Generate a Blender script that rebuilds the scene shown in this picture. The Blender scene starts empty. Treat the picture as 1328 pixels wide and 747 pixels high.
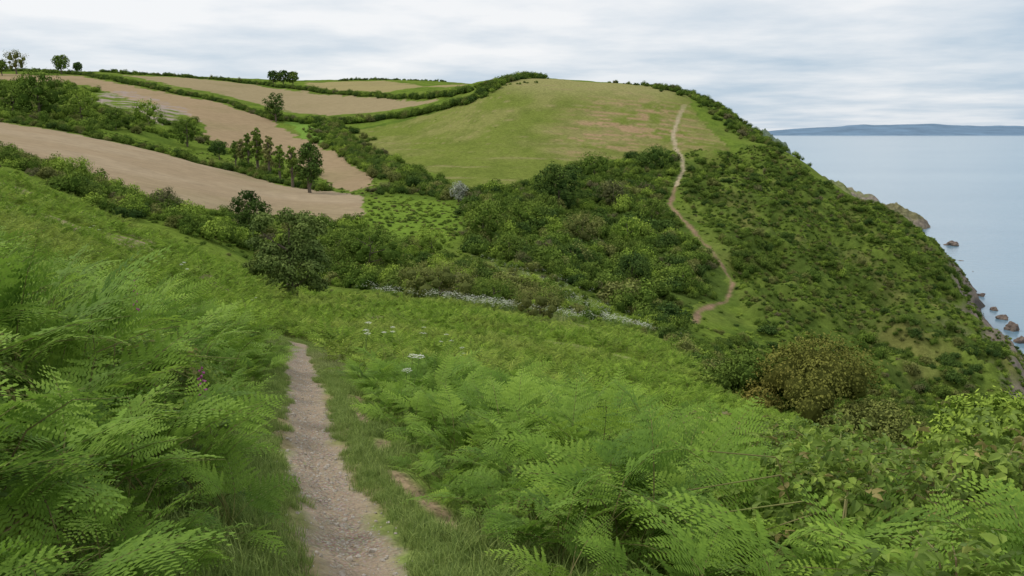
import bpy, bmesh, math, random
import numpy as np
from mathutils import Vector, Quaternion
from mathutils import noise as mn
rnd = random.Random(7)
RNG = np.random.default_rng(11)
SC = bpy.context.scene
F = 1105.0; P = math.radians(10.33)
SEA = -68.0
def ratio(v):
    c = (373.5 - v) / F
    return (-math.sin(P) + c*math.cos(P)) / (math.cos(P) + c*math.sin(P))
def tan_az(u, v):
    c = (373.5 - v) / F
    return ((u-664)/F) / (math.cos(P) + c*math.sin(P))
# ---------------------------------------------------------------- noise
def _h(ix, iy, s):
    h = (ix.astype(np.int64)*374761393 + iy.astype(np.int64)*668265263 + s*1442695041) & 0xffffffff
    h = ((h ^ (h >> 13))*1274126177) & 0xffffffff
    h = h ^ (h >> 16)
    return h/4294967295.0
def vnoise(x, y, s=0):
    x = np.asarray(x, float); y = np.asarray(y, float)
    ix = np.floor(x); iy = np.floor(y); fx = x-ix; fy = y-iy
    fx = fx*fx*(3-2*fx); fy = fy*fy*(3-2*fy)
    a = _h(ix, iy, s); b = _h(ix+1, iy, s); c = _h(ix, iy+1, s); d = _h(ix+1, iy+1, s)
    return (a*(1-fx)+b*fx)*(1-fy) + (c*(1-fx)+d*fx)*fy
def fbm(x, y, s=0, o=4):
    t = 0; a = .5; n = 0
    for i in range(o):
        t = t + a*vnoise(x*2**i+i*17.3, y*2**i-i*9.1, s+i); n += a; a *= .5
    return t/n
# ---------------------------------------------------------------- terrain table
ROWS = [1,3,6,10,14,18,25,35,50,70,95,130,170,220,280,350,430,520,640,800,1100,1700]
zz = lambda *a: [('z', q) for q in a]
T = {
-560: zz(-1.1,-.9,-.6,-.3,-.1,0,.2)+[160,155,150,150,150,145,140,132,125,118,110,103,95,90,92],
-150: zz(-1.2,-1.1,-1.2,-1.4,-1.6,-1.8,-1.9,-1.8)+[200,192,192,196,186,168,150,138,127,115,105,95,91,93],
0:    zz(-1.2,-1.25,-1.6,-2.0,-2.4,-2.7,-3.0,-3.2,-3.3)+[226,232,216,203,183,163,151,138,122,108,96,93,97],
130:  zz(-1.25,-1.4,-1.85,-2.4,-2.9,-3.4,-4.0)+[318,292,284,292,262,234,205,183,162,142,126,111,99,93,97],
260:  zz(-1.25,-1.5,-2.1,-2.8,-3.4,-4.0,-5.0)+[358,340,338,338,290,262,236,213,187,160,140,122,108,99,103],
390:  zz(-1.3,-1.67,-2.24,-3.0,-3.76,-4.55)+[445,424,398,388,386,345,298,262,238,212,185,160,140,122,104,108],
530:  zz(-1.3,-1.7,-2.4,-3.3,-4.2,-5.1)+[458,432,408,394,382,345,305,265,235,205,175,150,130,114,104,108],
664:  zz(-1.3,-1.75,-2.5,-3.5,-4.5,-5.4)+[475,448,424,406,390,350,312,272,235,192,143,102,100,112,115,120],
800:  zz(-1.3,-1.8,-2.6,-3.8,-4.9,-6.0)+[500,470,448,432,422,388,340,290,245,203,150,108,114,125]+zz(-20,-30),
900:  zz(-1.3,-1.8,-2.8,-4.1,-5.4,-6.7)+[530,500,475,462,450,415,355,300,252,210,165,120,125]+zz(0,-60,-80),
1000: zz(-1.3,-1.85,-2.85,-4.3,-5.9,-7.4)+[560,540,525,515,495,450,392,328,272,222,187,192]+zz(-40,-70,-80,-80),
1100: zz(-1.3,-1.9,-3.0,-4.6,-6.5,-8.3)+[585,570,560,555,540,495,430,365,300,250,258]+zz(-74,-78,-80,-80,-80),
1200: zz(-1.3,-1.9,-3.1,-4.9,-6.9,-8.9)+[600,590,585,580,570,525,455,383,325,306]+zz(-74,-78,-80,-80,-80,-80),
1328: zz(-1.3,-1.9,-3.2,-5.1,-7.2,-9.2)+[610,600,600,600,590,550,500,458]+zz(-74,-78,-80,-80,-80,-80,-80,-80),
1500: zz(-1.3,-1.95,-3.3,-5.4,-7.7,-9.8)+[620,615,615,610,605]+zz(-58,-72,-78,-80,-80,-80,-80,-80,-80,-80,-80),
1900: zz(-1.4,-2.1,-3.6,-5.8,-8.4,-11,-15,-22,-34,-52,-70,-78,-80,-80,-80,-80,-80,-80,-80,-80,-80,-80),
}
cols = sorted(T)
R = np.zeros((len(ROWS), len(cols)))
for j, u in enumerate(cols):
    for i, e in enumerate(T[u]):
        R[i, j] = e[1]/ROWS[i] if isinstance(e, tuple) else ratio(e)
def pchip(xk, Y, xq):
    xk = np.asarray(xk, float); h = np.diff(xk)[:, None]; d = np.diff(Y, axis=0)/h
    m = np.zeros_like(Y); m[0] = d[0]; m[-1] = d[-1]
    w1 = 2*h[1:]+h[:-1]; w2 = h[1:]+2*h[:-1]
    with np.errstate(divide='ignore', invalid='ignore'):
        hm = (w1+w2)/(w1/d[:-1]+w2/d[1:])
    m[1:-1] = np.where(d[:-1]*d[1:] > 0, hm, 0)
    k = np.clip(np.searchsorted(xk, xq)-1, 0, len(xk)-2)
    hh = h[k]; s = ((xq-xk[k]))[:, None]/hh
    return ((2*s**3-3*s**2+1)*Y[k]+(s**3-2*s**2+s)*hh*m[k]+(-2*s**3+3*s**2)*Y[k+1]+(s**3-s**2)*hh*m[k+1])
NS, NT = 900, 860
S = np.linspace(math.log(1.0), math.log(1700), NS)
Tq = np.linspace(-1.0, 1.02, NT)
A = pchip(np.log(ROWS), R, S)
B = pchip([(u-664)/F for u in cols], A.T.copy(), Tq).T
def blur(a, n, ax):
    k = np.hanning(2*n+3)[1:-1]; k /= k.sum()
    p = np.pad(a, [(n, n) if i == ax else (0, 0) for i in range(2)], mode='edge')
    return np.apply_along_axis(lambda q: np.convolve(q, k, 'valid'), ax, p)
B = blur(blur(B, 14, 0), 22, 1)
YY, TT = np.meshgrid(np.exp(S), Tq, indexing='ij'); XX = YY*TT
def cast_on(Rm, u, v):
    t = tan_az(u, v); r = ratio(v)
    c = (t-Tq[0])/(Tq[1]-Tq[0]); j = int(np.clip(c, 0, NT-2)); f = min(max(c-j, 0), 1)
    col = Rm[:, j]*(1-f)+Rm[:, j+1]*f
    idx = np.nonzero((col[1:] >= r) & (col[:-1] < r) & (YY[1:, 0] > 2.0))[0]
    if len(idx):
        i = idx[0]; g = (r-col[i])/(col[i+1]-col[i]+1e-9)
        y = math.exp(S[i]+g*(S[1]-S[0]))
    else:
        m = YY[:, 0] > 20
        y = float(YY[m, 0][np.argmax(col[m])])
    return (t*y, y)
cast = lambda u, v: cast_on(B, u, v)
wpoly = lambda pts: [cast(*p) for p in pts]
def inside(poly, x, y):
    x = np.asarray(x, float); y = np.asarray(y, float)
    res = np.zeros(x.shape, bool); n = len(poly)
    for i in range(n):
        x1, y1 = poly[i]; x2, y2 = poly[(i+1) % n]
        if y1 == y2: continue
        c = ((y1 > y) != (y2 > y)) & (x < (x2-x1)*(y-y1)/(y2-y1)+x1)
        res ^= c
    return res
def pdist(line, x, y):
    d = np.full(np.shape(x), 1e9)
    for (x1, y1), (x2, y2) in zip(line[:-1], line[1:]):
        L = (x2-x1)**2+(y2-y1)**2+1e-9
        s = np.clip(((x-x1)*(x2-x1)+(y-y1)*(y2-y1))/L, 0, 1)
        d = np.minimum(d, np.hypot(x-x1-s*(x2-x1), y-y1-s*(y2-y1)))
    return d
field1 = wpoly([(-90,146),(0,160),(60,169),(130,182),(200,196),(260,212),(320,227),(380,242),(430,249),(468,256),(474,272),(462,288),(430,291),(400,286),(360,282),(300,277),(240,268),(200,258),(160,246),(120,232),(60,212),(0,192),(-90,176)])
field2 = wpoly([(-60,96),(30,96),(110,100),(180,114),(240,126),(300,138),(340,151),(365,166),(400,184),(440,200),(482,228),(478,243),(450,249),(430,240),(405,222),(370,205),(330,195),(290,190),(268,178),(262,158),(225,142),(180,132),(150,122),(110,110),(30,104),(-60,104)])
field3 = wpoly([(160,98),(250,102),(330,110),(400,120),(500,127),(575,128),(510,142),(430,150),(380,146),(345,138),(300,126),(230,112)])
field4 = wpoly([(395,107),(500,105),(635,101),(605,110),(500,120),(405,114)])
green5 = wpoly([(365,155),(430,158),(440,175),(420,190),(395,180)])
hill = wpoly([(455,170),(540,152),(600,135),(640,118),(690,99),(760,101),(830,110),(890,122),(905,150),(945,192),(890,200),(860,195),(800,205),(740,215),(690,235),(640,249),(600,245),(560,227),(500,207),(465,190)])
hill_dry = wpoly([(735,165),(765,128),(850,128),(900,150),(940,190),(860,192),(800,198),(750,204),(715,190)])
hill_top = wpoly([(640,112),(690,99),(830,110),(890,122),(860,128),(760,124),(680,122)])
meadow = wpoly([(470,262),(530,255),(590,262),(600,290),(585,320),(500,310),(465,290)])
rubble = wpoly([(110,120),(170,118),(235,140),(265,158),(200,160),(150,150)])
thicket = wpoly([(600,252),(640,252),(700,237),(740,218),(800,207),(885,197),(880,230),(862,262),(890,302),(932,345),(950,385),(895,400),(885,440),(850,425),(800,402),(740,375),(680,352),(620,335),(600,290)])
cliff = wpoly([(890,200),(940,195),(1000,192),(1060,232),(1130,270),(1200,312),(1260,372),(1328,470),(1328,520),(1200,525),(1100,490),(1000,445),(960,400),(948,340),(905,285),(880,250)])
farpath = wpoly([(902,418),(905,405),(942,392),(950,375),(940,350),(925,330),(905,308),(885,285),(868,264),(878,240),(887,218),(884,205),(876,192),(873,175),(880,152),(888,136)])
nearpath = [(-.30,.6),(-.42,2.0)]+wpoly([(475,747),(448,680),(428,640),(412,600),(404,560),(398,520),(394,485),(388,460)])+[(-4.9,19.0),(-7.0,21.0),(-11,23)]
# relief
fieldmask = np.zeros(XX.shape, bool)
wob = (fbm(XX/9, YY/9, 5)-.5)*YY*.02
for p in (field1, field2, field3, field4, green5, hill): fieldmask |= inside(p, XX+wob, YY+wob)
soft = blur(blur(fieldmask.astype(float), 6, 0), 6, 1)
incl = blur(blur((inside(cliff, XX, YY)).astype(float), 10, 0), 10, 1)
H = B*YY
H += (fbm(XX/1.6, YY/1.6, 1)-.5)*.16*np.clip(YY/5, .15, 1)*(1-soft*.7)
H += (fbm(XX/22, YY/22, 2)-.5)*np.clip(YY*.014, 0, 3.0)*(1-soft*.85)
ridg = 1-np.abs(2*fbm(XX/26+YY/60, YY/26, 9)-1)
H += (ridg-.75)*14*incl
H += (fbm(XX/5, YY/5, 12)-.5)*2.8*incl
dn = pdist(nearpath, XX, YY)
pw = .17+.11*(fbm(XX*2.2, YY*2.2, 4)-.5)*2+.06*(fbm(XX*9, YY*9, 14)-.5)*2
onpath = np.clip((pw+.06-dn)/.11, 0, 1)*(YY < 26)
H -= np.clip(1-dn/.34, 0, 1)*.06*(YY < 26)
H += (fbm(XX*5, YY*5, 18)-.5)*.035*(YY < 15)
df = pdist(farpath, XX, YY)
fw = .15+YY*.0019+(fbm(XX/4, YY/4, 41)-.5)*1.3
onfar = np.clip((fw+.3-df)/.6, 0, 1)*(YY > 60)*np.interp(YY, [60, 250, 300, 430, 500], [1, 1, .9, .85, 0])
RF = H/YY
def height(x, y):
    x = np.asarray(x, float); y = np.maximum(np.asarray(y, float), 1.0)
    a = np.clip((np.log(y)-S[0])/(S[1]-S[0]), 0, NS-1.001); b = np.clip((x/y-Tq[0])/(Tq[1]-Tq[0]), 0, NT-1.001)
    i = a.astype(int); j = b.astype(int); fa = a-i; fb = b-j
    return ((RF[i, j]*(1-fb)+RF[i, j+1]*fb)*(1-fa)+(RF[i+1, j]*(1-fb)+RF[i+1, j+1]*fb)*fa)*y
# ---------------------------------------------------------------- ground colour
C = np.zeros(XX.shape+(3,))
def lay(mask, col):
    global C
    C = C*(1-mask[..., None])+np.array(col)*mask[..., None]
n1 = fbm(XX/6, YY/6, 20); n2 = fbm(XX/30, YY/30, 21); n3 = fbm(XX/1.2, YY/1.2, 22)
C[:] = (.14, .20, .032)
lay(np.clip((n1-.45)*4, 0, 1), (.09, .14, .024))
lay(np.clip((n2-.55)*5, 0, 1)*.6, (.18, .20, .055))
lay(((YY < 75)*1.0)*.8, (.18, .27, .034))
lay(np.clip((n3-.5)*4, 0, 1)*(YY < 40)*.6, (.08, .12, .028))
sparse = np.clip((.47-fbm(XX/5, YY/5, 72))*9, 0, 1)*(YY > 22)*(YY < 78)
lay(sparse*.8, (.23, .24, .09))
lay(sparse*np.clip((fbm(XX/3, YY/3, 73)-.5)*8, 0, 1)*(XX < -.15*YY), (.30, .22, .16))
m = lambda p: inside(p, XX+wob, YY+wob*.8).astype(float)
lay(blur(blur(m(meadow), 9, 0), 9, 1)*.8, (.16, .25, .035))
mc = blur(blur(m(cliff), 4, 0), 4, 1)
lay(mc*.9, (.13, .18, .032))
lay(mc*np.clip((fbm(XX/14, YY/14, 31)-.54)*7, 0, 1)*.6, (.20, .185, .065))
lay(mc*np.clip((fbm(XX/7, YY/7, 33)-.45)*7, 0, 1)*.75, (.07, .11, .022))
lay(m(thicket)*.8, (.07, .11, .022))
g = m(hill)
lay(g, (.165, .20, .042))
lay(g*np.clip((fbm(XX/18, YY/30, 35)-.46)*5, 0, 1)*.75, (.24, .235, .08))
lay(g*np.clip((fbm(XX/6, YY/12, 36)-.50)*6, 0, 1)*.55, (.125, .16, .032))
hd = blur(blur(inside(hill_dry, XX, YY).astype(float), 16, 0), 16, 1)
lay(g*hd*np.clip((fbm(XX/16, YY/7, 37)-.40)*4, 0, 1)*.75, (.27, .235, .10))
lay(g*hd*np.clip((fbm(XX/9, YY/3, 38)-.53)*10, 0, 1)*.85, (.38, .245, .15))
ht = blur(blur(inside(hill_top, XX, YY).astype(float), 8, 0), 8, 1)
lay(g*ht*.75, (.31, .285, .12))
trk = np.abs(((H+1.5*fbm(XX/25, YY/25, 44))/2.6) % 1-.5)
lay(g*np.clip((.08-trk)/.05, 0, 1)*np.clip((fbm(XX/20, YY/9, 45)-.45)*6, 0, 1)*.6, (.30, .25, .12))
pl = np.zeros(XX.shape)
for p, c in ((field1, (.36, .275, .175)), (field2, (.35, .26, .155)), (field3, (.33, .265, .15)), (field4, (.33, .28, .13))):
    k = m(p); lay(k, c); pl = np.maximum(pl, k)
lay(m(field1)*np.clip((fbm(XX/30, YY/12, 51)-.45)*4, 0, 1)*.5, (.42, .335, .225))
lay(pl*np.clip((fbm(XX/40, YY/60, 52)-.5)*4, 0, 1)*.5, (.26, .22, .11))
lay(m(green5), (.17, .28, .05))
lay(m(rubble)*np.clip((fbm(XX/7, YY/7, 53)-.42)*6, 0, 1), (.36, .29, .25))
lay(onfar*(YY < 290), (.28, .19, .12))
lay(onfar*(YY >= 290), (.44, .36, .24))
lay(np.clip((SEA+13+12*fbm(XX/12, YY/12, 60)-H)/3, 0, 1)*(YY > 150), (.23, .19, .15))
lay(np.clip((SEA+3+4*fbm(XX/8, YY/8, 61)-H)/1.5, 0, 1), (.10, .09, .08))
verge = np.clip((.85-dn)/.3, 0, 1)*(YY < 26)
lay(verge*.9, (.19, .235, .068))
worn = np.clip((.44-dn)/.2, 0, 1)*np.clip((fbm(XX*3, YY*1.5, 63)-.40)*5, 0, 1)*(YY < 26)
off = np.clip(.11-np.abs(dn-.55-.05*np.sin(YY*2)), 0, .09)/.09*np.clip((fbm(XX*2+3, YY*1.2, 66)-.46)*8, 0, 1)*(YY > 4)*(YY < 10)*(XX > -.24*YY+.25)
lay(np.clip(worn*.75+off, 0, 1), (.33, .245, .15))
lay(onpath, (.38, .31, .235))
# ---------------------------------------------------------------- material helpers
def newmat(name):
    mt = bpy.data.materials.new(name); mt.use_nodes = True
    nt = mt.node_tree; nt.nodes.clear()
    return mt, nt, nt.nodes, nt.links
def mixc(nt, fac, a, b, mode='MIX'):
    n = nt.nodes.new('ShaderNodeMix'); n.data_type = 'RGBA'; n.blend_type = mode
    for s, v in ((n.inputs[0], fac), (n.inputs[6], a), (n.inputs[7], b)):
        if isinstance(v, bpy.types.NodeSocket): nt.links.new(v, s)
        elif isinstance(v, (int, float)): s.default_value = v
        else: s.default_value = (*v, 1)
    return n.outputs[2]
def mathn(nt, op, a, b=0.0, clamp=False):
    n = nt.nodes.new('ShaderNodeMath'); n.operation = op; n.use_clamp = clamp
    for i, v in enumerate((a, b)):
        if isinstance(v, bpy.types.NodeSocket): nt.links.new(v, n.inputs[i])
        else: n.inputs[i].default_value = v
    return n.outputs[0]
def noise(nt, scale, detail=4, vec=None, rough=.6):
    n = nt.nodes.new('ShaderNodeTexNoise'); n.inputs['Scale'].default_value = scale
    n.inputs['Detail'].default_value = detail; n.inputs['Roughness'].default_value = rough
    if vec is not None: nt.links.new(vec, n.inputs['Vector'])
    return n.outputs['Fac']
def ramp(nt, fac, lo, hi, a=0., b=1.):
    n = nt.nodes.new('ShaderNodeMapRange'); n.clamp = True
    nt.links.new(fac, n.inputs[0])
    for i, v in zip((1, 2, 3, 4), (lo, hi, a, b)): n.inputs[i].default_value = v
    return n.outputs[0]
def leafmat(name, c1, c2, c3=None, trans=.3, rough=.55, spec=.2):
    mt, nt, ns, ln = newmat(name)
    oi = ns.new('ShaderNodeObjectInfo'); ta = ns.new('ShaderNodeAttribute'); ta.attribute_name = 'tone'
    col = mixc(nt, oi.outputs['Random'], c1, c2)
    if c3:
        geo = ns.new('ShaderNodeNewGeometry')
        nz = noise(nt, .12, 2, geo.outputs['Position'])
        col = mixc(nt, ramp(nt, nz, .46, .62), col, c3)
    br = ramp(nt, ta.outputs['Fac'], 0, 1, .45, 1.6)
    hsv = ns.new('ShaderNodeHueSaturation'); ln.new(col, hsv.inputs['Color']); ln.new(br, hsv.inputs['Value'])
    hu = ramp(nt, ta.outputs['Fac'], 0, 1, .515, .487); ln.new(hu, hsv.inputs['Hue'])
    o = ns.new('ShaderNodeOutputMaterial')
    if trans <= 0:
        bs = ns.new('ShaderNodeBsdfDiffuse'); ln.new(hsv.outputs[0], bs.inputs['Color']); ln.new(bs.outputs[0], o.inputs[0]); return mt
    bs = ns.new('ShaderNodeBsdfPrincipled'); ln.new(hsv.outputs[0], bs.inputs['Base Color'])
    bs.inputs['Roughness'].default_value = rough; bs.inputs['Specular IOR Level'].default_value = spec
    tr = ns.new('ShaderNodeBsdfTranslucent'); ln.new(hsv.outputs[0], tr.inputs['Color'])
    mx = ns.new('ShaderNodeMixShader'); mx.inputs[0].default_value = trans
    ln.new(bs.outputs[0], mx.inputs[1]); ln.new(tr.outputs[0], mx.inputs[2]); ln.new(mx.outputs[0], o.inputs[0])
    return mt
def plain(name, col, col2=None, scale=3, rough=.9, bump=.0, bscale=8):
    mt, nt, ns, ln = newmat(name)
    bs = ns.new('ShaderNodeBsdfPrincipled'); bs.inputs['Roughness'].default_value = rough
    bs.inputs['Specular IOR Level'].default_value = .2
    geo = ns.new('ShaderNodeNewGeometry')
    c = mixc(nt, ramp(nt, noise(nt, scale, 5, geo.outputs['Position']), .35, .65), col, col2 or col)
    ln.new(c, bs.inputs['Base Color'])
    if bump:
        b = ns.new('ShaderNodeBump'); b.inputs['Strength'].default_value = bump
        ln.new(noise(nt, bscale, 6, geo.outputs['Position']), b.inputs['Height']); ln.new(b.outputs[0], bs.inputs['Normal'])
    o = ns.new('ShaderNodeOutputMaterial'); ln.new(bs.outputs[0], o.inputs[0])
    return mt
def link(o): SC.collection.objects.link(o); return o
# ---------------------------------------------------------------- terrain mesh
def gridmesh(name, X, Y, Zv):
    a, b = X.shape
    me = bpy.data.meshes.new(name); me.vertices.add(a*b)
    me.vertices.foreach_set('co', np.stack([X, Y, Zv], -1).astype(np.float32).ravel())
    i, j = np.meshgrid(np.arange(a-1), np.arange(b-1), indexing='ij'); q = (i*b+j).ravel()
    f = np.stack([q, q+1, q+b+1, q+b], -1).astype(np.int32)
    me.loops.add(f.size); me.loops.foreach_set('vertex_index', f.ravel())
    me.polygons.add(len(f)); me.polygons.foreach_set('loop_start', np.arange(len(f), dtype=np.int32)*4)
    me.polygons.foreach_set('use_smooth', np.ones(len(f), bool))
    me.update(calc_edges=True)
    return me
tm = gridmesh('terrain', XX, YY, H)
ca = tm.attributes.new('cover', 'FLOAT_COLOR', 'POINT')
ca.data.foreach_set('color', np.concatenate([C, np.ones(XX.shape+(1,))], -1).astype(np.float32).ravel())
for nm, arr in (('gravel', onpath), ('plough', pl)):
    at = tm.attributes.new(nm, 'FLOAT', 'POINT'); at.data.foreach_set('value', arr.astype(np.float32).ravel())
terrain = link(bpy.data.objects.new('terrain', tm))
mt, nt, ns, ln = newmat('terrain_cover')
at = ns.new('ShaderNodeAttribute'); at.attribute_name = 'cover'
ag = ns.new('ShaderNodeAttribute'); ag.attribute_name = 'gravel'
ap = ns.new('ShaderNodeAttribute'); ap.attribute_name = 'plough'
geo = ns.new('ShaderNodeNewGeometry'); pos = geo.outputs['Position']
c = at.outputs['Color']
nf = noise(nt, 9, 5, pos); nm_ = noise(nt, .7, 6, pos, .75)
v1 = mathn(nt, 'MULTIPLY', ramp(nt, nf, .3, .7, .72, 1.28), ramp(nt, nm_, .3, .7, .66, 1.34))
vv = ns.new('ShaderNodeMix'); vv.data_type = 'FLOAT'; ln.new(ap.outputs['Fac'], vv.inputs[0]); ln.new(v1, vv.inputs[2])
wv = ns.new('ShaderNodeTexWave'); wv.inputs['Scale'].default_value = .11; wv.inputs['Distortion'].default_value = 3; wv.inputs['Detail'].default_value = 2
wv.inputs['Detail Scale'].default_value = .3
mp = ns.new('ShaderNodeMapping'); mp.inputs['Rotation'].default_value = (0, 0, math.radians(58)); ln.new(pos, mp.inputs[0]); ln.new(mp.outputs[0], wv.inputs[0])
ln.new(mathn(nt, 'MULTIPLY', ramp(nt, wv.outputs['Fac'], 0, 1, .88, 1.06), ramp(nt, noise(nt, .25, 6, pos, .75), .3, .7, .84, 1.16)), vv.inputs[3])
hs = ns.new('ShaderNodeHueSaturation'); ln.new(c, hs.inputs['Color']); ln.new(vv.outputs[0], hs.inputs['Value'])
vo = ns.new('ShaderNodeTexVoronoi'); vo.inputs['Scale'].default_value = 45; ln.new(pos, vo.inputs['Vector'])
vo2 = ns.new('ShaderNodeTexVoronoi'); vo2.inputs['Scale'].default_value = 110; ln.new(pos, vo2.inputs['Vector'])
peb = mixc(nt, ramp(nt, vo.outputs['Distance'], .1, .6), (.52, .46, .38), (.25, .19, .135))
peb2 = mixc(nt, .4, peb, vo2.outputs['Color'], 'SOFT_LIGHT')
pp = mixc(nt, ramp(nt, noise(nt, 3, 5, pos), .35, .65), peb2, (.38, .295, .205))
cc = mixc(nt, mathn(nt, 'MULTIPLY', ag.outputs['Fac'], .85), hs.outputs[0], pp)
bs = ns.new('ShaderNodeBsdfDiffuse'); ln.new(cc, bs.inputs['Color'])
hgt = mathn(nt, 'ADD', mathn(nt, 'MULTIPLY', nf, .05), mathn(nt, 'MULTIPLY', nm_, .5))
hgt = mathn(nt, 'ADD', hgt, mathn(nt, 'MULTIPLY', mathn(nt, 'MULTIPLY', vo.outputs['Distance'], -.03), ag.outputs['Fac']))
bp = ns.new('ShaderNodeBump'); bp.inputs['Strength'].default_value = .6; bp.inputs['Distance'].default_value = 1.0
ln.new(hgt, bp.inputs['Height']); ln.new(bp.outputs[0], bs.inputs['Normal'])
o = ns.new('ShaderNodeOutputMaterial'); ln.new(bs.outputs[0], o.inputs[0])
tm.materials.append(mt)
# ---------------------------------------------------------------- mesh builders
def polymesh(name, V, faces, tones=None, mats=(), fmat=None):
    me = bpy.data.meshes.new(name); me.from_pydata([tuple(v) for v in V], [], faces)
    if tones is not None:
        a = me.attributes.new('tone', 'FLOAT', 'POINT'); a.data.foreach_set('value', np.asarray(tones, np.float32))
    for m_ in mats: me.materials.append(m_)
    if fmat is not None: me.polygons.foreach_set('material_index', np.asarray(fmat, np.int32))
    me.update(); return me
class MB:
    def __init__(s): s.V = []; s.F = []; s.T = []; s.M = []
    def face(s, pts, tone=.5, mat=0):
        b = len(s.V); s.V += [tuple(p) for p in pts]; s.T += ([tone]*len(pts) if not isinstance(tone, (list, tuple)) else list(tone))
        s.F.append(tuple(range(b, b+len(pts)))); s.M.append(mat)
    def tube(s, pts, rads, n=6, mat=0, tone=.5):
        b = len(s.V); pts = [Vector(p) for p in pts]
        for i, p in enumerate(pts):
            d = (pts[min(i+1, len(pts)-1)]-pts[max(i-1, 0)]).normalized()
            a = d.orthogonal().normalized(); c_ = d.cross(a)
            for k in range(n):
                an = 2*math.pi*k/n; s.V.append(tuple(p+(a*math.cos(an)+c_*math.sin(an))*rads[i])); s.T.append(tone)
        for i in range(len(pts)-1):
            for k in range(n):
                s.F.append((b+i*n+k, b+i*n+(k+1) % n, b+(i+1)*n+(k+1) % n, b+(i+1)*n+k)); s.M.append(mat)
    def mesh(s, name, mats): return polymesh(name, s.V, s.F, s.T, mats, s.M)
# ---------------------------------------------------------------- bracken
M_FERN = leafmat('bracken_leaf', (.14, .25, .032), (.22, .345, .05), (.25, .35, .06), trans=.35, rough=.6, spec=.12)
M_FERN2 = leafmat('bracken_leaf_far', (.17, .275, .034), (.24, .355, .05), (.27, .345, .065), trans=.25, rough=.7, spec=.05)
M_STALK = plain('fern_stalk', (.22, .24, .07), (.16, .12, .055))
def frond(mb, r, base, az, Ls, Lb, hi):
    ca_, sa = math.cos(az), math.sin(az); side = Vector((-sa, ca_, 0))
    roll = r.uniform(-.45, .45)
    e0 = math.radians(r.uniform(72, 88)); e1 = math.radians(r.uniform(20, 58)); e2 = math.radians(r.uniform(-30, 15))
    tot = Ls+Lb; n = 24; P_ = [Vector(base)]; Tn = []
    s0 = Ls/tot; azb = r.uniform(-.5, .5)
    for i in range(n):
        s = (i+.5)/n
        e = e0+(e1-e0)*(s/s0)**2 if s < s0 else e1+(e2-e1)*((s-s0)/(1-s0))
        a_ = az+azb*s
        d = Vector((math.cos(a_)*math.cos(e), math.sin(a_)*math.cos(e), math.sin(e))); Tn.append(d); P_.append(P_[-1]+d*(tot/n))
    Tn.append(Tn[-1])
    def at_(s):
        a = min(s*n, n-.001); i = int(a); f = a-i
        return P_[i].lerp(P_[i+1], f), Tn[i].lerp(Tn[i+1], f).normalized()
    k = [P_[0], at_(s0*.5)[0], at_(s0)[0], at_((1+s0)/2)[0], at_(.99)[0]]
    mb.tube(k, [.005, .0045, .0035, .002, .0008], 3, 1)
    NP = 12 if hi else 8
    tb = r.uniform(.1, .72); W = Lb*r.uniform(.36, .48)
    for i in range(NP):
        tt = i/NP; q, tg = at_(s0+(1-s0)*(tt*.97))
        sd_ = side.copy(); sd_.rotate(Quaternion(tg, roll)); sd_ = (sd_-tg*sd_.dot(tg)).normalized()
        up = sd_.cross(tg) * -1
        if up.z < 0: up = -up
        for sg in (-1, 1):
            L = (W*(1-tt)**.9*(1 if i else .85)+.012)*r.uniform(.88, 1.08)
            fw_ = .42+.2*tt+r.uniform(-.08, .08)
            D = (sd_*sg*.88+tg*fw_+up*r.uniform(-.12, .3)).normalized()
            droop = up*-r.uniform(.15, .45)
            if hi:
                M = max(3, int(L/.017))
                for j in range(M):
                    a = (j+.4)/M; c0 = q+D*(L*a)+droop*(L*a*a)
                    pl_ = .22*L*(1-a)**.8*(.8 if j == 0 else 1)*r.uniform(.85, 1.1)+.005
                    pl_ = min(pl_, .030); w = L/M*.43
                    for s2 in (-1, 1):
                        E = (tg*s2*.88+D*.38+up*r.uniform(-.25, .25)).normalized()
                        tn = tb+.25*a+r.uniform(-.12, .12)+.15*tt
                        mid = c0+E*pl_*.6
                        mb.face([c0-D*w, mid-D*w*.75, c0+E*pl_, mid+D*w*.75, c0+D*w], tn)
            else:
                tn = tb+.2*tt+r.uniform(-.15, .15)
                tip = q+D*L+droop*L; m1 = q+D*L*.4+droop*L*.16
                mb.face([q, m1-tg*L*.15, tip, m1+tg*L*.15], [tn-.15, tn, tn+.25, tn])
def clump(name, seed, hi, nf):
    r = random.Random(seed); mb = MB(); a0 = r.uniform(0, 6.28)
    for i in range(nf):
        frond(mb, r, (r.uniform(-.16, .16), r.uniform(-.16, .16), 0), a0+i*2*math.pi/nf+r.uniform(-.6, .6), r.uniform(.2, .62), r.uniform(.34, .6), hi)
    return mb.mesh(name, [M_FERN if hi else M_FERN2, M_STALK])
def srccoll(name, meshes):
    c_ = bpy.data.collections.new(name)
    for i, me in enumerate(meshes):
        c_.objects.link(bpy.data.objects.new('%s_%s' % (name, chr(97+i)), me))
    return c_
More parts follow.
